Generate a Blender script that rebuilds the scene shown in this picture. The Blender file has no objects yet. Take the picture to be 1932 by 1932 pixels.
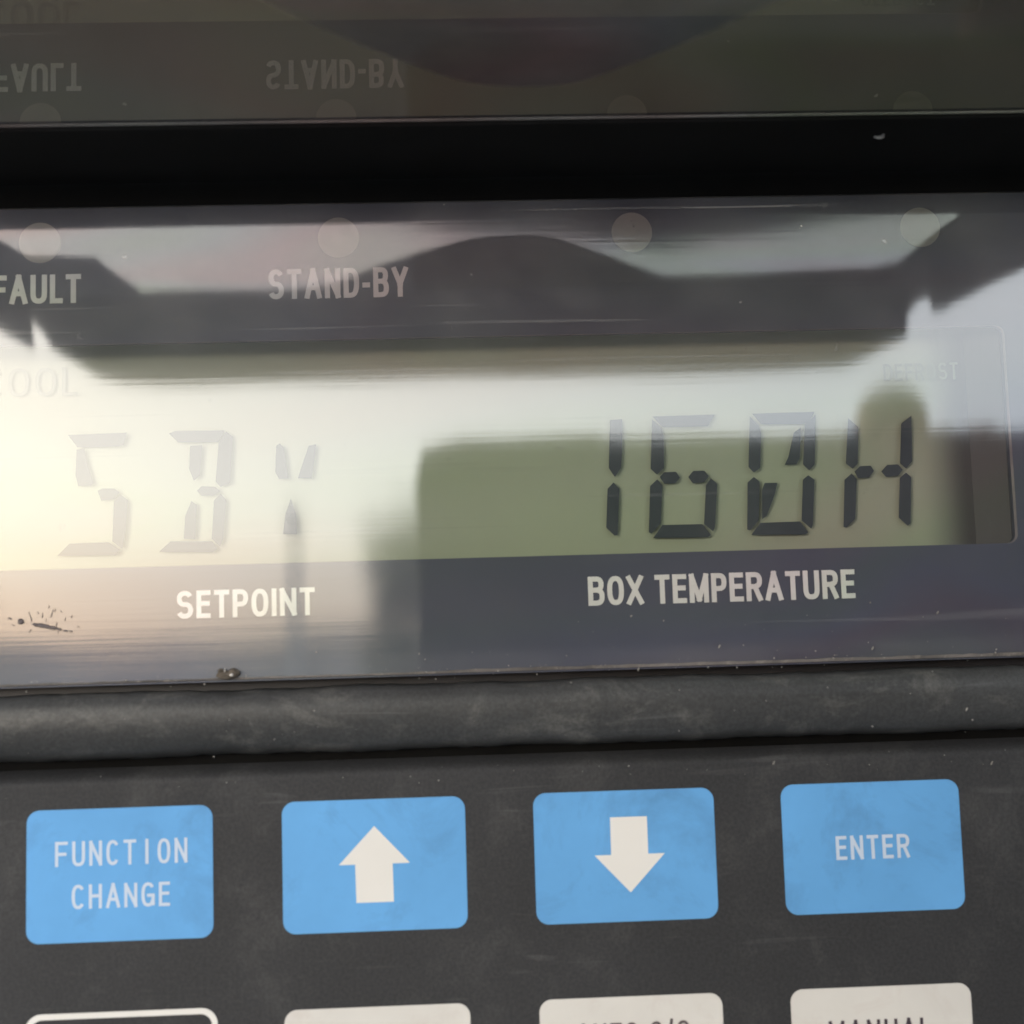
import bpy, bmesh, math, random
from mathutils import Vector, Matrix
from mathutils.geometry import tessellate_polygon

# ---------------------------------------------------------------- camera, world, sun, exposure
S = 0.001                                   # panel coordinates are millimetres
def P(x, y, z=0.0):
    """panel millimetres (x right, y up, z out of the panel) -> world metres"""
    return Vector((x, -z, y)) * S

scene = bpy.context.scene
col = scene.collection

CAM = (46.868, 16.663, 145.438)
RC = ((0.9988740667604143, -0.029742026984952256, 0.03695958041343869),
      (0.026048345503128206, 0.9949738901829546, 0.09668733914400046),
      (-0.03964949495341308, -0.09561573973475118, 0.9946283466023452))
cam = bpy.data.cameras.new('camera')
cam.sensor_width = 36.0
cam.lens = 36.0 * 2500.0 / 1932.0
cam.clip_start = 0.001
cam.clip_end = 2000.0
cam.dof.use_dof = True
cam.dof.focus_distance = 0.1535
cam.dof.aperture_fstop = 15.5
camo = bpy.data.objects.new('camera', cam)
col.objects.link(camo)
mw = Matrix.Identity(4)
for k in range(3):                          # camera axes expressed in the world
    ax = Vector((RC[k][0], -RC[k][2], RC[k][1]))
    for r in range(3):
        mw[r][k] = ax[r]
mw.translation = P(*CAM)
camo.matrix_world = mw
scene.camera = camo

SUN_AZ = math.radians(-36.0)                # left of straight out from the panel
SUN_EL = math.radians(5.0)
world = bpy.data.worlds.new('World')
scene.world = world
world.use_nodes = True
wn = world.node_tree
sky = wn.nodes.new('ShaderNodeTexSky')
sky.sky_type = 'NISHITA'
sky.sun_disc = False
sky.sun_elevation = SUN_EL
sky.sun_rotation = math.pi - SUN_AZ          # clockwise from +Y seen from above
sky.air_density = 1.0
sky.dust_density = 1.5
sky.ozone_density = 1.0
# thin bright overcast over the clear sky, warmer and brighter towards the hidden sun
def wnode(typ, **kw):
    n = wn.nodes.new(typ)
    for k, v in kw.items(): setattr(n, k, v)
    return n
sdir = Vector((math.sin(SUN_AZ) * math.cos(SUN_EL), -math.cos(SUN_AZ) * math.cos(SUN_EL), math.sin(SUN_EL)))
tc = wnode('ShaderNodeTexCoord')
dt = wnode('ShaderNodeVectorMath', operation='DOT_PRODUCT')
wn.links.new(tc.outputs['Generated'], dt.inputs[0]); dt.inputs[1].default_value = (sdir + Vector((0, 0, .08))).normalized()
mr = wnode('ShaderNodeMapRange'); mr.inputs[1].default_value = .62; mr.inputs[2].default_value = 1.0
wn.links.new(dt.outputs['Value'], mr.inputs[0])
pw = wnode('ShaderNodeMath', operation='POWER'); wn.links.new(mr.outputs[0], pw.inputs[0]); pw.inputs[1].default_value = 1.6
cn = wnode('ShaderNodeTexNoise'); cn.inputs['Scale'].default_value = 2.6; cn.inputs['Detail'].default_value = 5
mp = wnode('ShaderNodeMapping'); mp.inputs['Scale'].default_value = (1, 1, 3.5)
wn.links.new(tc.outputs['Generated'], mp.inputs[0]); wn.links.new(mp.outputs[0], cn.inputs['Vector'])
cr = wnode('ShaderNodeValToRGB')
cr.color_ramp.elements[0].position = .3; cr.color_ramp.elements[0].color = (6.2, 6.9, 7.7, 1)
cr.color_ramp.elements[1].position = .7; cr.color_ramp.elements[1].color = (7.6, 7.9, 8.2, 1)
wn.links.new(cn.outputs[0], cr.inputs[0])
gm = wnode('ShaderNodeMix', data_type='RGBA'); gm.clamp_factor = True
wn.links.new(pw.outputs[0], gm.inputs[0]); wn.links.new(cr.outputs[0], gm.inputs[6]); gm.inputs[7].default_value = (14.2, 13.8, 12.7, 1)
# a peach band low over the horizon
sx = wnode('ShaderNodeSeparateXYZ'); wn.links.new(tc.outputs['Generated'], sx.inputs[0])
hr = wnode('ShaderNodeMapRange'); hr.inputs[1].default_value = .11; hr.inputs[2].default_value = .0; hr.inputs[3].default_value = 0; hr.inputs[4].default_value = 1
wn.links.new(sx.outputs[2], hr.inputs[0])
hm = wnode('ShaderNodeMix', data_type='RGBA', blend_type='MULTIPLY')
wn.links.new(hr.outputs[0], hm.inputs[0]); wn.links.new(gm.outputs[2], hm.inputs[6]); hm.inputs[7].default_value = (.57, .50, .43, 1)
sm = wnode('ShaderNodeMix', data_type='RGBA'); sm.inputs[0].default_value = .82
wn.links.new(sky.outputs[0], sm.inputs[6]); wn.links.new(hm.outputs[2], sm.inputs[7])
wn.links.new(sm.outputs[2], wn.nodes['Background'].inputs[0])
wn.nodes['Background'].inputs[1].default_value = 0.15

sun = bpy.data.lights.new('sun', 'SUN')
sun.energy = 0.25
sun.angle = math.radians(14.0)
sun.color = (1.0, 0.98, 0.95)
suno = bpy.data.objects.new('sun', sun)
col.objects.link(suno)
suno.rotation_euler = sdir.to_track_quat('Z', 'Y').to_euler()

scene.view_settings.view_transform = 'Standard'
scene.view_settings.look = 'None'
scene.view_settings.gamma = 1.0
scene.view_settings.use_curve_mapping = False
scene.view_settings.exposure = 1.66
scene.render.engine = 'CYCLES'
scene.cycles.max_bounces = 14
scene.cycles.transparent_max_bounces = 16
scene.cycles.glossy_bounces = 6
scene.cycles.sample_clamp_indirect = 8.0
random.seed(7)

# ---------------------------------------------------------------- helpers
def tag(o, label=None, cat=None, group=None, kind=None):
    if label: o['label'] = label
    if cat: o['category'] = cat
    if group: o['group'] = group
    if kind: o['kind'] = kind
    return o

def empty(name, loc=(0, 0, 0)):
    o = bpy.data.objects.new(name, None)
    o.empty_display_size = 0.01
    o.location = loc
    col.objects.link(o)
    return o

def link(name, me, mat, parent=None, smooth=False):
    if mat is not None and not me.materials:
        me.materials.append(mat)
    if smooth:
        for p in me.polygons: p.use_smooth = True
    o = bpy.data.objects.new(name, me)
    col.objects.link(o)
    if parent is not None:
        o.parent = parent
        o.matrix_parent_inverse = Matrix.Translation(-parent.location) if parent.type == 'EMPTY' else Matrix.Identity(4)
    return o

def mesh_from(name, verts, faces):
    me = bpy.data.meshes.new(name)
    me.from_pydata([tuple(v) for v in verts], [], faces)
    me.update()
    return me

def bm_mesh(name, bm):
    me = bpy.data.meshes.new(name)
    bm.normal_update()
    bm.to_mesh(me)
    bm.free()
    return me

def rrect(x0, y0, x1, y1, r, n=8):
    pts = []
    for cx, cy, a in ((x1 - r, y1 - r, 0), (x0 + r, y1 - r, 90), (x0 + r, y0 + r, 180), (x1 - r, y0 + r, 270)):
        for k in range(n + 1):
            t = math.radians(a + 90.0 * k / n)
            pts.append((cx + r * math.cos(t), cy + r * math.sin(t)))
    return pts

def prism(name, loops, z0, z1, plane='xy', bevel=0.0):
    """outer loop (+ holes) of mm points extruded from z0 to z1; plane 'xy' lies on the panel, 'xz' lies flat (lid)"""
    allp = [p for l in loops for p in l]
    tris = tessellate_polygon([[Vector((a, b, 0)) for a, b in l] for l in loops])
    f = (lambda a, b, h: P(a, b, h)) if plane == 'xy' else (lambda a, b, h: P(a, h, b))
    n = len(allp)
    v = [f(a, b, z0) for a, b in allp] + [f(a, b, z1) for a, b in allp]
    faces = []
    for t in tris:
        faces.append((t[0], t[1], t[2]))
        faces.append((t[2] + n, t[1] + n, t[0] + n))
    k = 0
    for l in loops:
        m = len(l)
        for i in range(m):
            a, b = k + i, k + (i + 1) % m
            faces.append((a, b, b + n, a + n))
        k += m
    me = mesh_from(name, v, faces)
    bm = bmesh.new(); bm.from_mesh(me)
    bmesh.ops.recalc_face_normals(bm, faces=bm.faces)
    bm.to_mesh(me); bm.free()
    return me

def sheet(name, pts, z):
    """flat polygon facing out of the panel"""
    tris = tessellate_polygon([[Vector((a, b, 0)) for a, b in pts]])
    v = [P(a, b, z) for a, b in pts]
    fs = []
    for t in tris:
        a, b, c = [pts[i] for i in t]
        cr = (b[0] - a[0]) * (c[1] - a[1]) - (b[1] - a[1]) * (c[0] - a[0])
        fs.append(tuple(t) if cr > 0 else (t[2], t[1], t[0]))
    return mesh_from(name, v, fs)

def smooth(pts, n=6):
    """open Catmull-Rom curve through the points"""
    q = [pts[0]] + list(pts) + [pts[-1]]
    out = []
    for i in range(1, len(q) - 2):
        p0, p1, p2, p3 = q[i - 1:i + 3]
        for k in range(n):
            t = k / n
            out.append(tuple(.5 * (2 * p1[d] + (p2[d] - p0[d]) * t + (2 * p0[d] - 5 * p1[d] + 4 * p2[d] - p3[d]) * t * t + (3 * p1[d] - p0[d] - 3 * p2[d] + p3[d]) * t ** 3) for d in (0, 1)))
    out.append(pts[-1])
    return out

# ---------------------------------------------------------------- stroke lettering
def arc(cx, cy, rx, ry, a0, a1, n=12, e=2.5):
    out = []
    for k in range(n + 1):
        t = math.radians(a0 + (a1 - a0) * k / n)
        c, s = math.cos(t), math.sin(t)
        out.append((cx + rx * math.copysign(abs(c) ** (2 / e), c), cy + ry * math.copysign(abs(s) ** (2 / e), s)))
    return out

G = {
 'A': ([[(0, 0), (.5, 1.02)], [(.5, 1.02), (1, 0)], [(.2, .33), (.8, .33)]], 1.08),
 'B': ([[(0, 0), (0, 1)], [(0, 1)] + arc(.5, .77, .44, .23, 90, -90, 10) + [(0, .54)], [(0, .54)] + arc(.5, .27, .5, .27, 90, -90, 10) + [(0, 0)]], 1.0),
 'C': ([arc(.5, .5, .5, .5, 38, 322, 22)], 1.0),
 'D': ([[(0, 0), (0, 1)], [(0, 1)] + arc(.4, .5, .6, .5, 90, -90, 14) + [(0, 0)]], 1.0),
 'E': ([[(0, 0), (0, 1)], [(0, 1), (1, 1)], [(0, .53), (.9, .53)], [(0, 0), (1, 0)]], .86),
 'F': ([[(0, 0), (0, 1)], [(0, 1), (1, 1)], [(0, .5), (.86, .5)]], .82),
 'G': ([arc(.5, .5, .5, .5, 38, 335, 22), [(1, 0.05), (1, .46)], [(1.0, .46), (.55, .46)]], 1.02),
 'H': ([[(0, 0), (0, 1)], [(1, 0), (1, 1)], [(0, .52), (1, .52)]], 1.0),
 'I': ([[(.5, 0), (.5, 1)]], .3),
 'L': ([[(0, 0), (0, 1)], [(0, 0), (1, 0)]], .78),
 'M': ([[(0, 0), (0, 1)], [(0, 1), (.5, .05)], [(.5, .05), (1, 1)], [(1, 1), (1, 0)]], 1.18),
 'N': ([[(0, 0), (0, 1)], [(0, 1), (1, 0)], [(1, 0), (1, 1)]], 1.0),
 'O': ([arc(.5, .5, .5, .5, 0, 360, 28)], 1.02),
 'P': ([[(0, 0), (0, 1)], [(0, 1)] + arc(.5, .73, .5, .27, 90, -90, 10) + [(0, .46)]], .94),
 'R': ([[(0, 0), (0, 1)], [(0, 1)] + arc(.5, .75, .48, .25, 90, -90, 10) + [(0, .5)], [(.55, .5), (.97, 0)]], 1.0),
 'S': ([arc(.5, .755, .47, .245, 22, 270, 14, 2.2) + arc(.5, .255, .5, .255, 90, -158, 14, 2.2)[1:]], 1.0),
 'T': ([[(0, 1), (1, 1)], [(.5, 1), (.5, 0)]], .92),
 'U': ([[(0, 1), (0, .35)] + arc(.5, .32, .5, .32, 180, 360, 12)[1:] + [(1, 1)]], 1.0),
 'X': ([[(0, 0), (1, 1)], [(0, 1), (1, 0)]], 1.02),
 'Y': ([[(0, 1), (.5, .42)], [(1, 1), (.5, .42)], [(.5, .46), (.5, 0)]], 1.04),
 '-': ([[(0, .4), (1, .4)]], .5),
 '/': ([[(0, -.05), (1, 1.1)]], .55),
 ' ': ([], .36),
}

def ribbon(pts, hw, z, V, F):
    closed = len(pts) > 3 and math.hypot(pts[0][0] - pts[-1][0], pts[0][1] - pts[-1][1]) < 1e-4
    if closed: pts = pts[:-1]
    q = [pts[0]]
    for p in pts[1:]:
        if math.hypot(p[0] - q[-1][0], p[1] - q[-1][1]) > 1e-4: q.append(p)
    pts = q; n = len(pts)
    base = len(V)
    for i in range(n):
        a = pts[(i - 1) % n] if (closed or i > 0) else None
        b = pts[(i + 1) % n] if (closed or i < n - 1) else None
        c = pts[i]
        def nr(u, v):
            l = math.hypot(v[0] - u[0], v[1] - u[1]); return (-(v[1] - u[1]) / l, (v[0] - u[0]) / l)
        if a is None: m = nr(c, b); k = 1
        elif b is None: m = nr(a, c); k = 1
        else:
            n1, n2 = nr(a, c), nr(c, b)
            m = (n1[0] + n2[0], n1[1] + n2[1]); l = math.hypot(*m) or 1e-6
            m = (m[0] / l, m[1] / l)
            k = min(1.5, 1.0 / max(.3, m[0] * n1[0] + m[1] * n1[1]))
        V.append(P(c[0] + m[0] * hw * k, c[1] + m[1] * hw * k, z))
        V.append(P(c[0] - m[0] * hw * k, c[1] - m[1] * hw * k, z))
    for i in range(n if closed else n - 1):
        j = (i + 1) % n
        F.append((base + 2 * i + 1, base + 2 * j + 1, base + 2 * j, base + 2 * i))

def lettering(name, text, x0, x1, y0, y1, t, z, mat, parent, gap=.3, mono=False):
    """text filling the mm box x0..x1, y0..y1 with strokes t mm wide"""
    adv = [(1.0 if mono and ch != ' ' else G[ch][1]) for ch in text]
    tot = sum(adv) + gap * (len(text) - 1)
    u = (x1 - x0) / tot
    V, F = [], []
    x = x0; zz = z
    for ch, w in zip(text, adv):
        gw = u * w
        for st in G[ch][0]:
            pts = [(x + t / 2 + px * (gw - t) if ch != 'I' else x + gw / 2, y0 + t / 2 + py * (y1 - y0 - t)) for px, py in st]
            if len(pts) == 2 or ch == 'U':   # butt ends reach the cap height / baseline
                (ax, ay), (bx, by) = pts[0], pts[-1]
                l = math.hypot(bx - ax, by - ay); ex = t * .5
                dx, dy = (bx - ax) / l * ex, (by - ay) / l * ex
                pts = [(ax - dx, ay - dy), (bx + dx, by + dy)] if ch != 'U' else [(ax, ay + ex)] + pts[1:-1] + [(bx, by + ex)]
            ribbon(pts, t / 2, zz, V, F)
            zz += 0.004
        x += gw + u * gap
    return link(name, mesh_from(name, V, F), mat, parent)

# ---------------------------------------------------------------- materials
def new_mat(name):
    m = bpy.data.materials.new(name); m.use_nodes = True
    return m, m.node_tree, m.node_tree.nodes['Principled BSDF']

def nd(t, typ, **kw):
    n = t.nodes.new(typ)
    for k, v in kw.items(): setattr(n, k, v)
    return n

def noise(t, scale, detail=4, rough=.55, stretch=(1, 1, 1), dist=0.0):
    tc = nd(t, 'ShaderNodeTexCoord'); mp = nd(t, 'ShaderNodeMapping')
    mp.inputs['Scale'].default_value = stretch
    t.links.new(tc.outputs['Object'], mp.inputs[0])
    n = nd(t, 'ShaderNodeTexNoise')
    n.inputs['Scale'].default_value = scale
    n.inputs['Detail'].default_value = detail
    n.inputs['Roughness'].default_value = rough
    n.inputs['Distortion'].default_value = dist
    t.links.new(mp.outputs[0], n.inputs['Vector'])
    return n

def ramp(t, src, stops):
    r = nd(t, 'ShaderNodeValToRGB')
    e = r.color_ramp.elements
    e[0].position, e[0].color = stops[0][0], (*stops[0][1], 1)
    e[1].position, e[1].color = stops[-1][0], (*stops[-1][1], 1)
    for p, c in stops[1:-1]:
        k = e.new(p); k.color = (*c, 1)
    t.links.new(src, r.inputs[0])
    return r

def mixc(t, fac, a, b, mode='MIX'):
    m = nd(t, 'ShaderNodeMix', data_type='RGBA', blend_type=mode)
    for s, v in ((m.inputs[0], fac), (m.inputs[6], a), (m.inputs[7], b)):
        if hasattr(v, 'links'): t.links.new(v, s)
        elif isinstance(v, tuple): s.default_value = (*v, 1)
        else: s.default_value = v
    return m.outputs[2]

def plastic(name, base, rough=.5, spec=.5, var=.25, scale=60, dust=(.3, .29, .27), dust_amt=.0, dust_scale=220, bump=.0, stretch=(1, 1, 1), grain=0.0):
    m, t, b = new_mat(name)
    lo = tuple(c * (1 - var) for c in base); hi = tuple(min(1, c * (1 + var)) for c in base)
    n = noise(t, scale, 5, .6, stretch)
    r = ramp(t, n.outputs[0], [(.32, lo), (.68, hi)])
    c = r.outputs[0]
    if dust_amt:
        n2 = noise(t, dust_scale, 6, .7, stretch, .6)
        k = ramp(t, n2.outputs[0], [(.52, (0, 0, 0)), (.74, (dust_amt,) * 3)])
        c = mixc(t, k.outputs[0], c, dust)
    if grain:
        ng = noise(t, 2600, 2, .7); rg = ramp(t, ng.outputs[0], [(.35, (1 - grain,) * 3), (.65, (1 + grain,) * 3)])
        c = mixc(t, 1.0, c, rg.outputs[0], 'MULTIPLY')
        nk = noise(t, 1500, 2, .6, (.04, 1, .5), .8); rk = ramp(t, nk.outputs[0], [(.66, (0, 0, 0)), (.76, (grain * .12,) * 3)])
        c = mixc(t, 1.0, c, rk.outputs[0], 'ADD')
    t.links.new(c, b.inputs['Base Color'])
    b.inputs['Roughness'].default_value = rough
    b.inputs['Specular IOR Level'].default_value = spec
    if bump:
        n3 = noise(t, 900, 3)
        bp = nd(t, 'ShaderNodeBump'); bp.inputs['Strength'].default_value = bump; bp.inputs['Distance'].default_value = .0002
        t.links.new(n3.outputs[0], bp.inputs['Height']); t.links.new(bp.outputs[0], b.inputs['Normal'])
    return m

def pane_mat(name, f0, tint, rough=.0, dust=.03, wav=.0, irid=0.0, dust_col=(.47, .47, .48), lift_grime=0.0, scratch=.0):
    """thin clear sheet: transparent + mirror by Schlick (same from both faces) + a film of dust"""
    m, t, b = new_mat(name)
    t.nodes.remove(b)
    out = t.nodes['Material Output']
    geo = nd(t, 'ShaderNodeNewGeometry')
    nrm = geo.outputs['Normal']
    if wav:
        n0 = noise(t, 22, 2, .5, (1, 1, 2.2)); n1 = noise(t, 1900, 2, .6, (.012, 1, 1))
        n = nd(t, 'ShaderNodeMath', operation='MULTIPLY_ADD'); t.links.new(n1.outputs[0], n.inputs[0]); n.inputs[1].default_value = .034; t.links.new(n0.outputs[0], n.inputs[2])
        bp = nd(t, 'ShaderNodeBump'); bp.inputs['Strength'].default_value = 1.0; bp.inputs['Distance'].default_value = wav
        t.links.new(n.outputs[0], bp.inputs['Height']); nrm = bp.outputs[0]
    dot = nd(t, 'ShaderNodeVectorMath', operation='DOT_PRODUCT')
    t.links.new(geo.outputs['Incoming'], dot.inputs[0]); t.links.new(nrm, dot.inputs[1])
    ab = nd(t, 'ShaderNodeMath', operation='ABSOLUTE'); t.links.new(dot.outputs['Value'], ab.inputs[0])
    om = nd(t, 'ShaderNodeMath', operation='SUBTRACT'); om.inputs[0].default_value = 1; t.links.new(ab.outputs[0], om.inputs[1])
    pw = nd(t, 'ShaderNodeMath', operation='POWER'); t.links.new(om.outputs[0], pw.inputs[0]); pw.inputs[1].default_value = 5
    ma = nd(t, 'ShaderNodeMath', operation='MULTIPLY_ADD', use_clamp=True)
    t.links.new(pw.outputs[0], ma.inputs[0]); ma.inputs[1].default_value = 1 - f0; ma.inputs[2].default_value = f0
    tr = nd(t, 'ShaderNodeBsdfTransparent'); tr.inputs[0].default_value = (*tint, 1)
    if irid:
        n = noise(t, 16, 1, .4, (1, 2, 3), .6)
        k = irid
        r = ramp(t, n.outputs[0], [(.30, (1, 1 - k * .5, 1 - k * .3)), (.42, (1 - k * .6, 1 - k * .1, 1 - k * .7)), (.52, (1 - k * .3, 1 - k * .2, 1)), (.62, (1, 1 - k * .8, 1 - k * .7)), (.74, (1 - k * .3, 1, 1 - k * .6))])
        t.links.new(mixc(t, 1.0, r.outputs[0], tint, 'MULTIPLY'), tr.inputs[0])
    gl = nd(t, 'ShaderNodeBsdfGlossy'); gl.inputs['Roughness'].default_value = rough; gl.inputs[0].default_value = (1, 1, 1, 1)
    if wav:
        t.links.new(nrm, gl.inputs['Normal'])
        # wiped side to side for years: the sheen is brushed, blurring reflections up and down more than along
        tg = nd(t, 'ShaderNodeCombineXYZ'); tg.inputs[0].default_value = 1
        gl.inputs['Anisotropy'].default_value = .85; t.links.new(tg.outputs[0], gl.inputs['Tangent'])
    df = nd(t, 'ShaderNodeBsdfDiffuse'); df.inputs[0].default_value = (*dust_col, 1)
    nz = noise(t, 45, 7, .68, (1, 1, 1), .4)
    dr = ramp(t, nz.outputs[0], [(.35, (dust * .35,) * 3), (.75, (dust * 1.8,) * 3)])
    nz2 = noise(t, 420, 3, .7)
    sp = ramp(t, nz2.outputs[0], [(.67, (0, 0, 0)), (.80, (dust * 5,) * 3)])
    # scratches along x, dusty lower lip; upper dust thickened to paint in mirrored brightness
    ns = noise(t, 700, 2, .6, (.018, 1, 1.0), .15)
    sc = ramp(t, ns.outputs[0], [(.62, (0, 0, 0)), (.72, (scratch,) * 3)])
    ad = mixc(t, 1.0, mixc(t, 1.0, dr.outputs[0], sp.outputs[0], 'ADD'), sc.outputs[0], 'ADD')
    if lift_grime:
        tco = nd(t, 'ShaderNodeTexCoord'); sx = nd(t, 'ShaderNodeSeparateXYZ'); t.links.new(tco.outputs['Object'], sx.inputs[0])
        hi = nd(t, 'ShaderNodeMapRange', interpolation_type='SMOOTHSTEP'); t.links.new(sx.outputs[2], hi.inputs[0])
        hi.inputs[1].default_value = .0445; hi.inputs[2].default_value = .0535; hi.inputs[3].default_value = 1; hi.inputs[4].default_value = lift_grime
        lo = nd(t, 'ShaderNodeMapRange', interpolation_type='SMOOTHSTEP'); t.links.new(sx.outputs[2], lo.inputs[0])
        lo.inputs[1].default_value = .0162; lo.inputs[2].default_value = .0145; lo.inputs[3].default_value = 0; lo.inputs[4].default_value = 1.2
        su = nd(t, 'ShaderNodeMath', operation='ADD'); t.links.new(hi.outputs[0], su.inputs[0]); t.links.new(lo.outputs[0], su.inputs[1])
        vm = nd(t, 'ShaderNodeVectorMath', operation='SCALE'); t.links.new(ad, vm.inputs[0]); t.links.new(su.outputs[0], vm.inputs['Scale'])
        ad = vm.outputs[0]
    m1 = nd(t, 'ShaderNodeMixShader'); t.links.new(ad, m1.inputs[0]); t.links.new(tr.outputs[0], m1.inputs[1]); t.links.new(df.outputs[0], m1.inputs[2])
    m2 = nd(t, 'ShaderNodeMixShader'); t.links.new(ma.outputs[0], m2.inputs[0]); t.links.new(m1.outputs[0], m2.inputs[1]); t.links.new(gl.outputs[0], m2.inputs[2])
    t.links.new(m2.outputs[0], out.inputs[0])
    return m

M = {}
M['keypad'] = plastic('keypad_vinyl', (.034, .0345, .037), .6, .2, .14, 35, dust=(.10, .10, .098), dust_amt=.28, dust_scale=140, bump=.2, grain=.16)
M['bezel'] = plastic('bezel_rubber', (.034, .035, .036), .45, .4, .25, 50, dust=(.13, .128, .12), dust_amt=.6, dust_scale=240, bump=.3, stretch=(.6, 1, 1), grain=.2)
M['mask'] = plastic('mask_ink', (.068, .073, .108), .55, .3, .12, 25, dust=(.1, .1, .1), dust_amt=.2, dust_scale=150)
M['ink'] = plastic('pale_ink', (.80, .78, .77), .6, .3, .06, 300)
M['ink_white'] = plastic('white_ink', (.68, .665, .64), .6, .3, .03, 80)
M['ink_blue'] = plastic('pale_blue_ink', (.50, .58, .70), .6, .3, .03, 80)
M['ink_dark'] = plastic('dark_ink', (.045, .032, .045), .6, .3, .05, 80)
M['ink_dark_worn'] = plastic('worn_dark_ink', (.08, .065, .07), .6, .3, .3, 900)
M['blue'] = plastic('blue_key', (.122, .345, .665), .6, .2, .09, 45, dust=(.075, .19, .36), dust_amt=.5, dust_scale=80)
M['white'] = plastic('white_key', (.60, .585, .56), .6, .2, .05, 70, dust=(.5, .44, .42), dust_amt=.5, dust_scale=130)
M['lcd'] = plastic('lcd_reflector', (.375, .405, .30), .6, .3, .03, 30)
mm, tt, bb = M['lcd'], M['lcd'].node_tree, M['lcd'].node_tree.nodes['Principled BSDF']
# base colour blends darker towards the right end of the cell
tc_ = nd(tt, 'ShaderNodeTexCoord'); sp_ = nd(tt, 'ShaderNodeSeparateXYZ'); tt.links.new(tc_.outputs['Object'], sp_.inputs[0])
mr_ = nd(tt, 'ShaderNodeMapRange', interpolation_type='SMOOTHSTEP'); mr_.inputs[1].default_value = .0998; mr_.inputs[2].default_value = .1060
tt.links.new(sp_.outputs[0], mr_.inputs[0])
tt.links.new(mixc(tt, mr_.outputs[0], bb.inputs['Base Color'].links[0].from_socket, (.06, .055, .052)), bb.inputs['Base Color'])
M['seg'] = plastic('lcd_ink', (.040, .052, .062), .5, .3, .08, 80)
M['seg_faint'] = plastic('faint_lcd_ink', (.26, .285, .22), .5, .3, .05, 80)
M['lcdframe'] = plastic('lcd_frame', (.018, .016, .018), .5, .4, .2, 80)
M['lens'] = plastic('indicator_lens', (.27, .255, .24), .35, .4, .05, 80)
M['black'] = plastic('black_rubber', (.006, .006, .006), .75, .12, .3, 80)
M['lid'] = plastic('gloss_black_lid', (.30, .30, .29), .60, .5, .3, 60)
M['wall'] = plastic('wall_paint', (.021, .021, .009), .6, .3, .5, 14)
M['phone'] = plastic('phone_shell', (.012, .012, .013), .4, .4, .1, 60)
M['skin'] = plastic('skin', (.68, .52, .43), .55, .4, .08, 120)
M['sleeve'] = plastic('sleeve_cloth', (.03, .035, .05), .9, .2, .2, 300)
M['dirt'] = plastic('dried_dirt', (.10, .085, .07), .9, .2, .4, 1500)
M['bug'] = plastic('dark_chitin', (.11, .09, .09), .5, .4, .3, 1500)
M['chip'] = plastic('pale_flake', (.45, .43, .41), .7, .3, .2, 1500)
M['dust'] = plastic('dust_fleck', (.22, .21, .20), .9, .2, .3, 900)
M['ground'] = plastic('ground_concrete', (.115, .118, .122), .9, .2, .2, .35)
M['bark'] = plastic('bark', (.09, .07, .055), .9, .2, .3, 3)
M['leaf'] = plastic('leaf', (.13, .14, .10), .7, .3, .35, 1.5)
M['pole'] = plastic('pole_steel', (.45, .45, .45), .6, .4, .1, 3)
M['pane'] = pane_mat('window_acrylic', .135, (.92, .92, .92), .028, .04, .00006, .10, lift_grime=4.4, scratch=.09)
M['clear'] = pane_mat('smoked_clear_plastic', .085, (.66, .64, .62), .0, .006, 0, .22)

# ---------------------------------------------------------------- the setting
V = [(-400, -400, -1.45), (400, -400, -1.45), (400, 400, -1.45), (-400, 400, -1.45)]
g = link('ground', mesh_from('ground', V, [(0, 1, 2, 3)]), M['ground'])
tag(g, kind='structure')

V = []; F = []
rg = random.Random(8)
for i in range(81):                            # low far rise of the land along the horizon
    a = math.radians(-80 + 2 * i); hh = 2.1 + .35 * math.sin(i * .7) + .25 * math.sin(i * 1.9)
    for (d, z) in ((150, -1.46), (165, hh - 1.45), (190, hh * 1.2 - 1.45), (240, -1.46)):
        V.append((math.sin(a) * d, -math.cos(a) * d, z))
    if i:
        b = 4 * i
        for k in range(3): F.append((b - 4 + k, b + k, b + k + 1, b - 3 + k))
tag(link('hills', mesh_from('hills', V, F), M['ground'], smooth=True), kind='structure')

# the painted steel front of the unit above the controller (seen through the smoked lid)
wall = empty('unit_wall', P(54, 69.6, -3))
tag(wall, 'dark steel front of the cooling unit above the controller', 'wall')
link('sheet_panel', prism('sheet_panel', [[(-420, -420), (520, -420), (520, 560), (-420, 560)], [(-61, -71), (171, -71), (171, 76.1), (-61, 76.1)][::-1]], -22, -1.0), M['wall'], wall)
link('rubber_seal', prism('rubber_seal', [rrect(-60.5, 69.75, 170.5, 76.0, .5)], -20, 0.0), M['black'], wall)

for sx in (-260, 360):                       # added side panels out of view, there to cut light on the controller
    link('light_baffle', prism('light_baffle', [[(sx - 3, -420), (sx + 3, -420), (sx + 3, 560), (sx - 3, 560)]], -24, 240), M['wall'], wall)

# ---------------------------------------------------------------- controller
ctl = empty('controller', P(54, 12, -8))
tag(ctl, 'black refrigeration controller with grey green display, blue and white keys', 'controller')

# keypad membrane
link('keypad', prism('keypad', [[(-60, -70), (170, -70), (170, 2.5), (-60, 2.5)]], -4.0, 0.0), M['keypad'], ctl)

link('groove', prism('groove', [[(-60, 3.0), (170, 3.0), (170, 14.0), (-60, 14.0)]], -5.2, -4.1), M['black'], ctl)
V = [P(x, 2.5 + .26 * k, -2.6 * (k / 6) ** 2.2) for x in (-60, 170) for k in range(7)]
link('keypad_lip', mesh_from('keypad_lip', V, [(k, k + 7, k + 8, k + 1) for k in range(6)]), M['keypad'], ctl, smooth=True)
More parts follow.
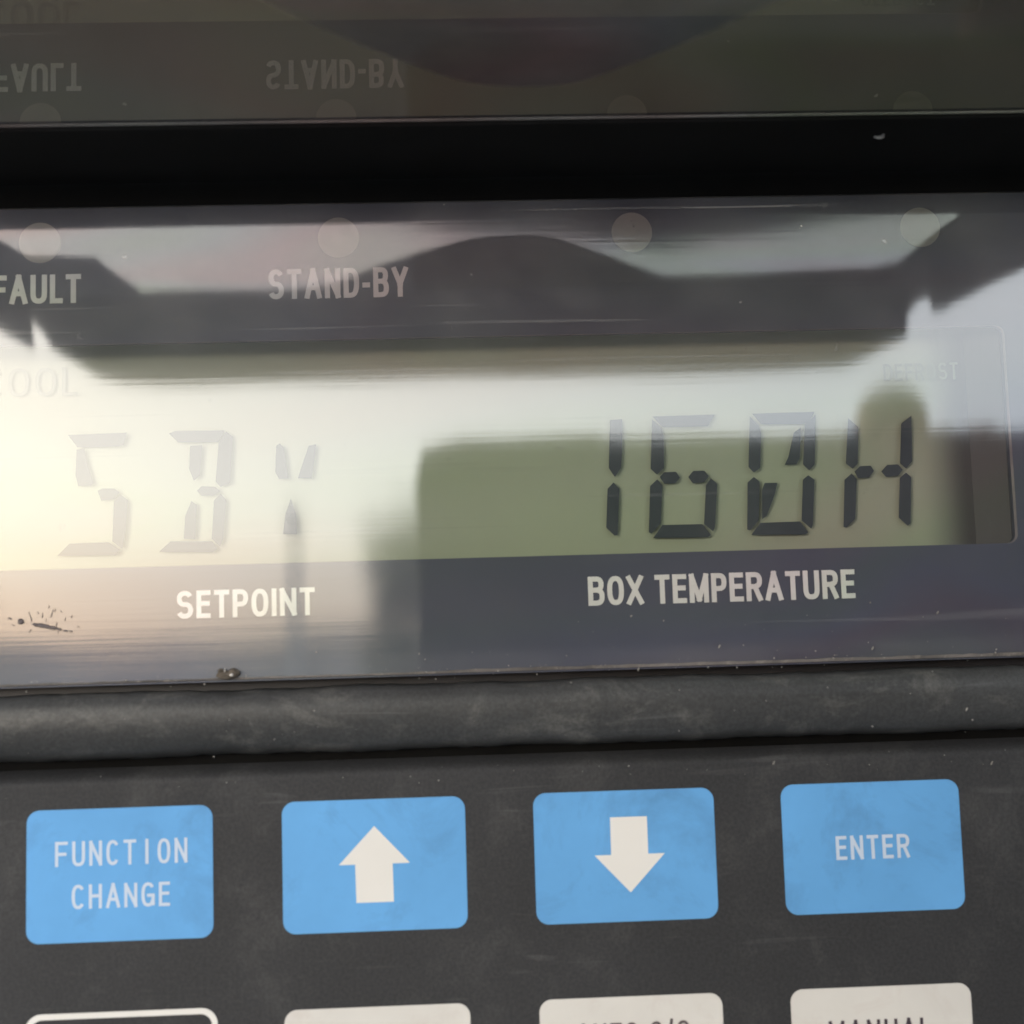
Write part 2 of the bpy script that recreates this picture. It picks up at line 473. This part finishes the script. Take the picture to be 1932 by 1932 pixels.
# bezel bar between keypad and window: one extruded rounded profile
prof = [(5.0, -3.2), (5.05, -1.8), (5.2, -.8), (5.5, .1), (6.05, .75), (6.8, 1.22), (7.8, 1.55), (8.8, 1.70), (9.8, 1.70), (10.8, 1.52), (11.5, 1.15), (11.9, .6), (12.1, -.1), (12.15, -2.2)]
n = len(prof); V = []; F = []
xs = [-60 + i * 1.15 for i in range(201)]
rng = random.Random(3)
for x in xs:
    w1 = .08 * math.sin(x * .21) + .05 * math.sin(x * .53 + 1)
    w2 = rng.uniform(-.07, .07)
    for (y, z) in prof:
        V.append(P(x, y + (w1 + w2 if y > 11 else -w1 - w2 if y < 6.2 else 0), z + (.3 * w1 if z > .5 else 0)))
for i in range(len(xs) - 1):
    for k in range(n - 1):
        a = i * n + k
        F.append((a, a + n, a + n + 1, a + 1))
link('bezel', mesh_from('bezel', V, F), M['bezel'], ctl, smooth=True)

# printed mask behind the window, with the opening for the display
LX0, LX1, LY0, LY1 = -40.0, 109.0, 25.72, 50.5
mask = link('display_mask', prism('display_mask', [[(-60, 13.0), (170, 13.0), (170, 66.4), (-60, 66.4)], rrect(LX0, LY0, LX1, LY1, 1.0)[::-1]], -1.1, -.35), M['mask'], ctl)
link('opening_edge', prism('opening_edge', [rrect(LX0 - .02, LY0 - .0, LX1 + .28, LY1 + .02, 1.0), rrect(LX0 + .2, LY0 + .005, LX1 - .02, LY1 - .02, 1.0)[::-1]], -.348, -.33), plastic('pale_rim', (.20, .17, .165), .6, .3, .3, 300), mask)  # thin paler line round the opening, widest along its right side

# gasket between window and lid
link('gasket', prism('gasket', [rrect(-60, 66.0, 170, 69.0, .4)], -3, .15), M['black'], ctl)

# window pane: a thin acrylic sheet, slightly wavy, its lower edge chipped and worn
N = 90; V = []; F = []
ys = [13.05, 13.12, 13.3] + [13.6 + i * 1.05 for i in range(50)] + [66.15]
xs = [-60 + 230 * i / N for i in range(N + 1)]
for y in ys:
    for x in xs:
        z = .02 if y > 13.25 else -.3
        V.append(P(x, y, z))
for j in range(len(ys) - 1):
    for i in range(N):
        a = j * (N + 1) + i
        F.append((a, a + 1, a + N + 2, a + N + 1))
pane = link('window_pane', mesh_from('window_pane', V, F), M['pane'], ctl)
# worn lower edge of the pane
V = []; F = []
rng = random.Random(11)
for i in range(231):
    x = -60 + i
    w = .16 + .10 * rng.random() + (.12 if 45 < x else 0)
    V += [P(x, 13.22, .035), P(x, 13.22 + w, .035)]
for i in range(230):
    F.append((2 * i, 2 * i + 2, 2 * i + 3, 2 * i + 1))
link('pane_edge', mesh_from('pane_edge', V, F), plastic('worn_acrylic_edge', (.11, .10, .095), .6, .3, .5, 120, dust=(.3, .27, .24), dust_amt=.7, dust_scale=500), pane)

# display module behind the opening
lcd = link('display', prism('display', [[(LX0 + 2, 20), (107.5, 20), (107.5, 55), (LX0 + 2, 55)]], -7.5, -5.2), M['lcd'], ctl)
V = []; F = []                              # frame round the display: a sloping inner wall
for (dx, z) in ((0, -5.15), (1.6, -4.3), (3.4, -3.2), (9, -3.0)):
    for (sx, sy) in ((LX0 + 4 - dx, 19 - dx), (106.4 + dx, 19 - dx), (106.4 + dx, 53.6 + dx), (LX0 + 4 - dx, 53.6 + dx)):
        V.append(P(sx, sy, z))
for i in range(3):
    for k in range(4):
        a, b = i * 4 + k, i * 4 + (k + 1) % 4
        F.append((a, b, b + 4, a + 4)[::-1])
link('display_frame', mesh_from('display_frame', V, F), M['lcdframe'], lcd)
link('display_well', prism('display_well', [[(LX0 - 8, 16), (118, 16), (118, 58), (LX0 - 8, 58)]], -12, -8.2), M['black'], lcd)
SEG = [
   [(64.43, 41.42), (65.85, 41.49), (65.73, 38.44), (65.51, 35.89), (64.76, 34.8), (64.09, 35.86)] ,
   [(64.57, 34.18), (65.23, 33.43), (64.81, 28.14), (64.45, 28.09), (63.55, 29.01), (63.86, 33.47)] ,
   [(69.36, 41.72), (76.6, 41.77), (75.7, 40.41), (70.46, 40.43)] ,
   [(69.28, 41.41), (70.35, 40.33), (70.58, 39.38), (70.43, 35.71), (69.61, 34.95), (68.9, 35.64)] ,
   [(69.91, 34.67), (70.45, 35.22), (71.81, 35.23), (72.24, 34.55), (71.65, 33.9), (70.4, 33.87)] ,
   [(73.19, 34.59), (73.8, 35.27), (75.06, 35.28), (75.59, 34.63), (75.0, 33.92), (73.7, 33.84)] ,
   [(69.63, 34.41), (70.18, 33.72), (69.8, 29.36), (68.71, 28.18), (68.4, 28.36), (68.76, 33.66)] ,
   [(75.81, 34.38), (76.5, 33.73), (76.02, 28.78), (75.79, 28.26), (74.79, 29.12), (75.19, 33.6)] ,
   [(70.0, 29.15), (74.62, 29.13), (75.52, 27.85), (75.14, 27.6), (68.86, 27.68)] ,
   [(80.92, 41.77), (88.22, 41.81), (87.4, 40.45), (81.92, 40.48)] ,
   [(80.63, 41.46), (81.6, 40.38), (81.87, 39.53), (81.57, 35.43), (80.81, 34.92), (80.21, 35.57)] ,
   [(86.98, 40.36), (88.31, 41.49), (87.9, 35.69), (87.23, 35.01), (86.55, 35.72)] ,
   [(80.78, 34.4), (81.43, 33.86), (81.11, 29.37), (80.07, 28.25), (79.72, 28.37), (80.02, 33.79)] ,
   [(87.09, 34.45), (87.8, 33.91), (87.32, 28.69), (87.13, 28.27), (86.05, 29.24), (86.44, 33.94)] ,
   [(81.26, 29.1), (85.88, 29.14), (86.75, 27.87), (86.43, 27.62), (80.15, 27.73)] ,
   [(85.66, 39.44), (86.54, 40.05), (86.21, 36.47), (85.79, 35.74), (84.42, 35.71), (84.89, 36.61)] ,
   [(82.01, 33.68), (83.48, 33.68), (83.1, 32.35), (82.03, 29.87), (81.49, 29.51), (81.61, 32.81)] ,
   [(92.09, 40.98), (93.24, 39.89), (92.92, 35.67), (92.3, 35.06), (91.53, 35.71)] ,
   [(99.53, 41.12), (99.28, 35.73), (98.53, 34.94), (97.87, 35.55), (98.27, 40.2)] ,
   [(92.49, 34.73), (93.16, 35.35), (94.43, 35.38), (94.77, 34.74), (94.14, 34.0), (92.87, 33.95)] ,
   [(95.61, 34.66), (96.34, 35.42), (97.61, 35.45), (98.14, 34.8), (97.53, 34.12), (96.15, 34.01)] ,
   [(92.16, 34.53), (92.7, 33.89), (92.29, 29.28), (91.19, 28.27), (90.88, 28.38), (91.28, 33.82)] ,
   [(98.5, 34.48), (99.07, 33.94), (98.69, 28.59), (98.35, 28.29), (97.35, 29.26), (97.73, 33.87)] ,
   [(2.88, 41.16), (9.49, 41.27), (9.13, 39.86), (8.44, 39.7), (3.93, 39.72)] ,
   [(3.84, 39.46), (4.71, 39.52), (4.97, 38.1), (5.75, 35.52), (5.49, 35.35), (4.02, 35.3), (3.72, 36.54)] ,
   [(6.18, 34.72), (6.7, 34.97), (8.09, 34.93), (8.61, 34.48), (8.09, 33.79), (6.61, 33.56)] ,
   [(8.78, 34.21), (9.56, 33.57), (9.29, 29.72), (8.94, 28.06), (7.82, 28.97), (8.0, 33.44)] ,
   [(1.71, 27.47), (3.08, 28.83), (7.39, 28.89), (8.68, 27.98), (8.25, 27.38)] ,
   [(14.19, 41.07), (14.89, 41.32), (20.49, 41.28), (19.77, 39.96), (15.23, 39.98)] ,
   [(20.62, 41.13), (21.35, 40.54), (21.04, 35.22), (19.9, 34.81), (19.39, 35.44), (19.77, 39.78)] ,
   [(16.54, 39.59), (17.94, 39.64), (17.65, 36.19), (16.95, 35.59), (16.43, 36.93)] ,
   [(17.29, 34.43), (17.81, 34.95), (19.38, 34.82), (19.9, 34.28), (19.2, 33.85), (17.81, 33.85)] ,
   [(16.67, 33.3), (17.28, 32.84), (17.08, 28.98), (15.78, 29.02), (15.97, 31.64)] ,
   [(19.98, 34.01), (20.59, 33.29), (20.2, 28.9), (19.85, 28.03), (18.9, 28.93), (19.19, 33.32)] ,
   [(13.0, 27.6), (14.3, 28.79), (18.98, 28.67), (19.5, 27.77), (18.97, 27.44)] ,
   [(26.25, 39.35), (26.69, 39.61), (27.12, 39.15), (27.6, 35.59), (26.55, 35.52), (26.12, 36.33)] ,
   [(30.82, 39.42), (30.23, 35.52), (28.65, 35.56), (29.93, 39.26)] ,
   [(27.83, 33.28), (28.42, 31.32), (28.47, 29.2), (26.9, 29.24), (27.2, 31.53)] ,
]

groups = [('digit', SEG[0:2]), ('digit', SEG[2:9]), ('digit', SEG[9:17]), ('digit', SEG[17:23]), ('digit', SEG[23:28]), ('digit', SEG[28:35]), ('digit', SEG[35:38])]
names = ['1', '6', 'slashed 0', 'H', 'S', 'B', 'Y']
for (nm, segs), ch in zip(groups, names):
    V = []; F = []
    for pts in segs:
        cx = sum(p[0] for p in pts) / len(pts); cy = sum(p[1] for p in pts) / len(pts)
        ar = sum(pts[i - 1][0] * pts[i][1] - pts[i][0] * pts[i - 1][1] for i in range(len(pts)))
        if ar < 0: pts = pts[::-1]
        b = len(V)
        for x, y in pts: V.append(P(x, y, -4.62))
        V.append(P(cx, cy, -4.62))
        k = len(pts)
        for i in range(k): F.append((b + i, b + (i + 1) % k, b + k))
    o = link(nm, mesh_from(nm, V, F), M['seg'], lcd)
    o['label'] = 'dark display character ' + ch
for txt, x0, x1, y0, y1 in (('COOL', -6.9, 3.9, 45.7, 49.0), ('DEFROST', 96.6, 105.4, 45.3, 47.3)):
    o = lettering('display_word', txt, x0, x1, y0, y1, .42 if txt == 'COOL' else .26, -4.9, M['seg_faint'], lcd)
    o['label'] = 'faint display word ' + txt

# indicator lenses
for i in range(4):
    x = .995 + 33.105 * i
    pts = [(x + 2.3 * math.cos(2 * math.pi * k / 40), 62.14 + 2.3 * math.sin(2 * math.pi * k / 40)) for k in range(40)]
    link('indicator_lens', prism('indicator_lens', [pts], -.5, -.30), M['lens'], mask)

# captions printed on the mask
for txt, x0, x1, y0, y1, t, mt in (('FAULT', -4.1, 5.55, 55.22, 58.5, .58, 'ink'), ('STAND-BY', 26.2, 41.8, 55.2, 58.62, .57, 'ink'),
                                   ('SETPOINT', 15.85, 30.85, 19.96, 22.98, .52, 'ink'), ('BOX TEMPERATURE', 60.8, 90.5, 20.08, 23.28, .55, 'ink')):
    o = lettering('caption', txt, x0, x1, y0, y1, t, -.30, M[mt], mask, gap=.17 if txt[0] != 'S' else .2)
    o['label'] = 'pale printed caption ' + txt

# keys
KW, KH = 19.63, 13.87
def key(x, ytop, mat, label):
    pts = rrect(x, ytop - KH, x + KW, ytop, 1.35)
    o = link('key', prism('key', [pts], -.02, .07), mat, ctl)
    o['label'] = label
    return o
k = key(0, 0, M['blue'], 'blue key reading FUNCTION CHANGE')
lettering('legend', 'FUNCTION', 3.0, 16.95, -5.95, -3.35, .33, .075, M['ink_blue'], k, .34, mono=True)
lettering('legend', 'CHANGE', 4.75, 15.1, -10.4, -7.88, .33, .075, M['ink_blue'], k, .32)
k = key(27, 0, M['blue'], 'blue key with white upward arrow')
a = [(36.84, -2.85), (33.0, -6.84), (34.74, -6.84), (34.8, -10.85), (38.8, -10.85), (38.74, -6.84), (40.6, -6.84)]
link('arrow', sheet('arrow', a, .08), M['ink_white'], k)
k = key(54, 0, M['blue'], 'blue key with white downward arrow')
a = [(62.28, -2.82), (66.28, -2.82), (66.28, -6.8), (68.07, -6.8), (64.23, -10.82), (60.46, -6.8), (62.26, -6.8)]
link('arrow', sheet('arrow', a, .08), M['ink_white'], k)
k = key(81, 0, M['blue'], 'blue key reading ENTER')
lettering('legend', 'ENTER', 86.77, 94.86, -8.22, -5.68, .36, .075, M['ink_blue'], k, .3)
R2 = -21.68
k = key(27, R2, M['white'], 'white key below the upward arrow')
k = key(54, R2, M['white'], 'white key below the downward arrow')
lettering('legend', 'AUTO C/O', 57.9, 70.0, -26.9, -24.35, .30, .075, M['ink_dark_worn'], k, .3)
k = key(81, R2, M['white'], 'white key reading MANUAL')
lettering('legend', 'MANUAL', 85.0, 96.0, -27.7, -25.1, .34, .075, M['ink_dark'], k, .32)
# outlined key: white line on the dark membrane
outer = rrect(-.1, -21.1 - 14.6, 20.0, -21.1, 1.7); inner = rrect(.5, -21.1 - 14.0, 19.4, -21.7, 1.2)
o = link('key', prism('key', [outer, inner[::-1]], -.02, .05), M['ink_white'], ctl)
o['label'] = 'dark key with a white outline'

# lid: glossy black plate standing out over the window, with a smoked clear pane near its hinge
LIDY = 69.1
outer = [(-24.5, 1.0), (-26.3, 45), (-26.6, 67.8), (-26.0, 81.2), (-25.4, 81.4), (-20.0, 63.2), (-20.7, 72), (-22.6, 82.0), (-21.5, 108), (-18.2, 114.5), (-12, 117.2),
         (54, 117.4), (118, 117.8), (125.2, 117.0), (126.6, 112), (128.6, 90), (128.6, 87.2), (123.2, 71), (122.2, 62.5), (123.0, 60.6), (126.8, 69.5), (128.4, 69.0), (130.0, 53), (131.6, 44), (132.2, 1.0)]
front = [(-16.5, 21.4), (-10.7, 21.6), (-9.5, 28.5), (-1.0, 29.6)] + smooth([(1.0, 47.6), (5.9, 47.0), (15.2, 47.4), (23.8, 46.9), (30.3, 43.3), (36.9, 35.5), (43.0, 29.4), (48.7, 24.9), (54.3, 23.7), (60.0, 25.2), (68.7, 33.5), (76.7, 42.6), (80, 43.4), (93.0, 42.8), (108, 41.5)]) + [(111.0, 39), (111.3, 25.4), (112.0, 16.0)]
rear = [(112, 15.8), (54, 15.8), (-16.5, 15.8)]
hole = front + smooth(rear)
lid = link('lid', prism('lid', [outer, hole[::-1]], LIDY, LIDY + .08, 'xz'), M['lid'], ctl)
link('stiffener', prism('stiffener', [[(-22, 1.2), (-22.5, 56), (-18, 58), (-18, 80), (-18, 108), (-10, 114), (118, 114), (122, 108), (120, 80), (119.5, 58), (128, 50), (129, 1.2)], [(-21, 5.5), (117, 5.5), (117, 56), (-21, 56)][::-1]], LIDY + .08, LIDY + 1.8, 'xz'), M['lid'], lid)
lid['label'] = 'glossy black lid standing out over the window'
hinge = [(-24, .3), (132, .3), (131.9, 15.7), (112.1, 15.7)] + [(a, b - .15) for a, b in smooth(rear)][:-1] + [(-24, 15.7)]
link('hinge_bar', prism('hinge_bar', [hinge], LIDY - .5, LIDY - .06, 'xz'), M['black'], lid)
cv = [(-17.5, 8.6), (112.4, 8.6), (112.4, 49.6), (-17.5, 49.6)]
V = [P(x, LIDY - .05, z) for x, z in cv]
link('clear_pane', mesh_from('clear_pane', V, [(0, 1, 2, 3)]), M['clear'], lid)

# added sheet out of view, its sagging edge shaped to darken the mirrored sky
fl = [(-38.5, 147.2), (1.5, 144.9), (23.2, 142.6), (34.0, 140.3), (48.0, 137.3), (63.6, 135.8), (82.3, 133.8), (108.9, 132.0), (140.8, 135.6), (164.8, 139.6), (189.1, 143.2), (202.1, 145.6), (218.6, 148.5)]
flp = [(-180, 330), (-180, 178)] + smooth(fl, 5) + [(330, 190), (330, 330)]
link('sky_blocker', prism('sky_blocker', [flp], 235, 238), M['black'], wall)

# ---------------------------------------------------------------- small things stuck to the panel
def blob(bm, c, r, sq=(1, 1, 1), seed=0, rot=0.0, sub=2):
    rg = random.Random(seed)
    res = bmesh.ops.create_icosphere(bm, subdivisions=sub, radius=1.0)
    cr, sr = math.cos(rot), math.sin(rot)
    for v in res['verts']:
        k = 1 + rg.uniform(-.18, .18)
        x, y, z = v.co.x * r * sq[0] * k, v.co.y * r * sq[1] * k, v.co.z * r * sq[2] * k
        v.co = P(c[0] + x * cr - y * sr, c[1] + x * sr + y * cr, c[2] + z)

bug = empty('dead_insect', P(2.5, 19.6, .05))
tag(bug, 'dried squashed insect with thin legs left of the SETPOINT caption', 'insect')
bm = bmesh.new()
blob(bm, (-.75, 20.15, .12), .33, (1, 1.1, .4), 1)
for i, (x, y, r) in enumerate(((.9, 19.75, .26), (1.5, 19.62, .34), (2.1, 19.5, .33), (2.7, 19.38, .28), (3.3, 19.2, .2), (4.0, 19.0, .16), (4.6, 18.9, .12), (-1.9, 20.5, .14))):
    blob(bm, (x, y, .1), r, (1.7, .75, .4), 10 + i, -.2)
link('body', bm_mesh('body', bm), M['bug'], bug)
rng = random.Random(5)
for (x, y, dx, dy) in ((4.6, 20.4, .2, .35), (2.2, 21.5, .1, .35), (3.5, 21.0, .08, .25), (5.3, 19.4, .3, -.1), (-1.4, 19.7, -.3, .15), (1.1, 20.9, -.03, .25), (.4, 20.1, -.15, .8), (1.5, 20.5, .12, .55), (2.4, 20.5, .35, .9), (2.8, 21.1, .2, .4), (1.9, 20.1, .1, .3), (3.9, 20.1, .2, .4), (3.0, 19.6, .15, .4), (.1, 20.9, .05, .3), (.3, 19.3, -.1, -.4), (3.2, 19.0, .05, -.3)):
    V = []; F = []
    for t in range(5):
        u = t / 4; wd = .075 * (1 - u * .7)
        px, py = x + dx * u + .05 * math.sin(u * 5), y + dy * u
        l = math.hypot(dx, dy); nx, ny = -dy / l * wd, dx / l * wd
        for (ox, oz) in ((-1, 0), (0, 1), (1, 0)):
            V.append(P(px + nx * ox, py + ny * ox, .03 + oz * .06))
        if t:
            b = 3 * t
            F += [(b - 3, b, b + 1, b - 2), (b - 2, b + 1, b + 2, b - 1)]
    link('leg', mesh_from('leg', V, F), M['bug'], bug)

bm = bmesh.new()
blob(bm, (21.3, 13.75, .3), .85, (1.2, .55, .5), 21)
blob(bm, (22.1, 13.95, .35), .6, (1, .8, .6), 22)
blob(bm, (20.7, 14.15, .3), .35, (1, 1, .6), 23)
o = link('dirt_clump', bm_mesh('dirt_clump', bm), M['dirt'])
tag(o, 'brown clump of dried dirt on the lower window edge', 'dirt')
bm = bmesh.new()
blob(bm, (21.9, 13.75, .75), .2, (1.1, 1, .6), 24, sub=1)
blob(bm, (21.15, 14.25, .55), .16, (.6, 1.5, .6), 25, sub=1)
link('pale_grain', bm_mesh('pale_grain', bm), M['chip'], o)

bm = bmesh.new()
blob(bm, (92.5, 68.5, 10.9), .42, (1, .4, .8), 31)
blob(bm, (92.0, 68.5, 11.0), .28, (.9, .4, .6), 32)
blob(bm, (92.6, 68.5, 11.6), .2, (.8, .4, 1), 33)
o = link('paint_flake', bm_mesh('paint_flake', bm), M['chip'])
tag(o, 'small pale flake stuck to the black band above the window', 'flake')

bm = bmesh.new()
rng = random.Random(17)
for i in range(190):
    x = rng.uniform(-3, 110)
    if rng.random() < .4 and x < 40: x = rng.uniform(40, 110)
    y, z = rng.choice([(rng.uniform(5, 12), 1.75), (rng.uniform(12.6, 13.6), .1), (rng.uniform(13.4, 20), .03), (rng.uniform(13.4, 15.5), .03), (rng.uniform(1, 3.4), .03), (rng.uniform(13.2, 13.9), .04)])
    if z > 1: z = 1.75 - .02 * (y - 8.2) ** 2 * .9 if abs(y - 8.2) < 2.5 else 1.35
    blob(bm, (x, y, z), rng.choice([.04, .045, .05, .06, .08, .11]), (1, rng.uniform(.6, 1.4), .5), 100 + i, rng.uniform(0, 3), 1)
for (x, y) in ((80.4, 2.4), (104.5, 1.6), (101.5, 7.6), (66, 13.0), (92, 14.5), (75, 15.2), (99.5, 18.2)):
    blob(bm, (x, y, .1 if y < 4 or y > 12 else 1.7), .17, (.7, 1.5, .5), int(x), -.5, 1)
o = link('dust', bm_mesh('dust', bm), M['dust'])
tag(o, kind='stuff')

# ---------------------------------------------------------------- what the window mirrors: phone, hand, pole, trees
ph = empty('phone', P(117, 23, 151))
tag(ph, 'black phone held sideways close in front of the controller', 'phone')
shell = prism('shell', [rrect(37.6, -15.5, 198, 60.6, 8, 10)], 147.2, 155.5)
shl = link('shell', shell, M['phone'], ph)
link('side_button', prism('side_button', [rrect(37.1, 40, 37.9, 52, .35, 4)], 150, 152.5), M['phone'], ph)
link('volume_key', prism('volume_key', [rrect(46.5, 60.2, 79.5, 61.6, .6, 4)], 149.5, 153), M['phone'], ph)
link('case_corner', prism('case_corner', [[(38.6, 55.5), (38.9, 58.6), (40.0, 60.0), (41.6, 58.2), (43.6, 60.3), (46, 60.3), (44, 55)]], 148, 154), M['phone'], ph)
link('screen', prism('screen', [rrect(39.5, -13.5, 196, 58.6, 6.5, 8)], 155.55, 155.9), plastic('phone_glass', (.01, .01, .012), .05, .5, .05, 60), ph)

def skin_mesh(name, chains, subs=2):
    """chains: list of ([(x,y,z,r),...], root index in the first chain or None) grown with a Skin modifier"""
    me = bpy.data.meshes.new(name); verts = []; edges = []; rad = []
    for pts, root in chains:
        prev = root
        for (x, y, z, r) in pts:
            verts.append(tuple(P(x, y, z))); rad.append(r * S)
            i = len(verts) - 1
            if prev is not None: edges.append((prev, i))
            prev = i
    me.from_pydata(verts, edges, [])
    o = bpy.data.objects.new(name, me); col.objects.link(o)
    sk = o.modifiers.new('skin', 'SKIN'); sk.use_smooth_shade = True
    for i, d in enumerate(me.skin_vertices[0].data):
        d.radius = (rad[i], rad[i]); d.use_root = (i == 0)
    sb = o.modifiers.new('sub', 'SUBSURF'); sb.levels = subs; sb.render_levels = subs
    dg = bpy.context.evaluated_depsgraph_get()
    m2 = bpy.data.meshes.new_from_object(o.evaluated_get(dg))
    bpy.data.objects.remove(o); bpy.data.meshes.remove(me)
    return m2
hand = empty('hand', P(205, 20, 175))
tag(hand, 'right hand gripping the right end of the black phone', 'hand')
chains = [
    ([(214, 2, 186, 24), (206, 14, 183, 24), (199, 26, 182, 19)], None),
    ([(238, -40, 205, 21), (265, -90, 235, 25), (300, -150, 275, 30)], 0),
    ([(186, 30, 178, 9.5), (167, 40, 173, 8.8), (153, 50, 166, 8.4), (149.3, 64, 161, 8.8), (149.2, 66.5, 159.5, 9.2), (149.2, 70.8, 159, 7.6), (149.2, 73.4, 158.8, 3.4)], 2),
    ([(192, 36, 181, 9.6), (176, 45, 178, 8.8), (166, 52, 173, 8.0), (163, 65, 168, 7.6)], 2),
    ([(198, 40, 183, 9.2), (187, 48, 182, 8.6), (178, 55, 178, 8.0), (173.5, 65, 171, 8.4)], 2),
    ([(205, 42, 185, 8.2), (197, 50, 184, 7.6), (189, 56, 180, 7.0), (184, 57, 174, 6.2)], 2),
    ([(205, -8, 176, 11), (194, -22, 166, 9.5), (180, -26, 160, 8.2), (172, -25, 158, 7.2)], 0),
]
me = skin_mesh('hand_skin', chains)
link('hand_skin', me, M['skin'], hand, smooth=True)
me = skin_mesh('sleeve', [([(262, -86, 232, 33), (300, -150, 275, 38), (350, -230, 340, 44)], None)])
link('sleeve', me, M['sleeve'], hand, smooth=True)

def tube(name, pts, mat, parent, n=10):
    V = []; F = []
    for i, (x, y, z, r) in enumerate(pts):
        for k in range(n):
            a = 2 * math.pi * k / n
            V.append((x + r * math.cos(a), y + r * math.sin(a), z))
        if i:
            b = i * n
            for k in range(n):
                F.append((b - n + k, b - n + (k + 1) % n, b + (k + 1) % n, b + k))
    return link(name, mesh_from(name, V, F), mat, parent, smooth=True)

def tree(x, y, h, r, seed, label, crown_lo=.35):
    z0 = -1.45
    t = empty('tree', (x, y, z0)); tag(t, label, 'tree', 'trees across the yard')
    rg = random.Random(seed)
    tube('trunk', [(x, y, z0, .16), (x + .1, y, z0 + h * .3, .12), (x, y, z0 + h * .7, .06), (x, y, z0 + h * .9, .02)], M['bark'], t)
    V = []; F = []
    cl = []
    for k in range(26):
        u = rg.random(); a = rg.uniform(0, 6.283)
        hz = z0 + h * (crown_lo + (1 - crown_lo) * u)
        rr = r * math.sin(math.pi * (.12 + .8 * u)) * rg.uniform(.3, 1)
        cl.append((x + rr * math.cos(a), y + rr * math.sin(a), hz))
    for k in range(2600):
        c = rg.choice(cl); s = r * .26
        p = Vector((c[0] + rg.gauss(0, s), c[1] + rg.gauss(0, s), c[2] + rg.gauss(0, s * .8)))
        d = Vector((rg.uniform(-1, 1), rg.uniform(-1, 1), rg.uniform(-1, 1))).normalized()
        e = d.orthogonal().normalized(); f = d.cross(e); q = rg.uniform(.06, .13)
        b = len(V); V += [p - e * q, p + f * q * .6, p + e * q, p - f * q * .6]; F.append((b, b + 1, b + 2, b + 3))
    link('crown', mesh_from('crown', V, F), M['leaf'], t)
# directions: x' = tan(azimuth) * distance
tree(-1.15, -28, 4.5, 1.0, 1, 'round leafy tree across the yard, nearest the lamp post', .06)
tree(1.6, -27, 4.7, 1.5, 2, 'widest leafy tree across the yard')
tree(-15.6, -40, 4.4, 1.4, 3, 'leafy tree far to the left across the yard')
lp = empty('lamp_post', (-2.45, -20, -1.45)); tag(lp, 'thin grey lamp post across the yard', 'lamp post')
tube('post', [(-2.45, -20, -1.45, .09), (-2.45, -20, .2, .075), (-2.45, -20, 1.9, .05)], M['pole'], lp)
bm = bmesh.new(); bmesh.ops.create_cube(bm, size=1.0)
for v in bm.verts: v.co = Vector((-2.45 + v.co.x * .35, -20 + v.co.y * .26, 1.94 + v.co.z * .12))
bmesh.ops.bevel(bm, geom=bm.edges[:], offset=.04, segments=2, affect='EDGES')
link('lamp_head', bm_mesh('lamp_head', bm), M['pole'], lp)
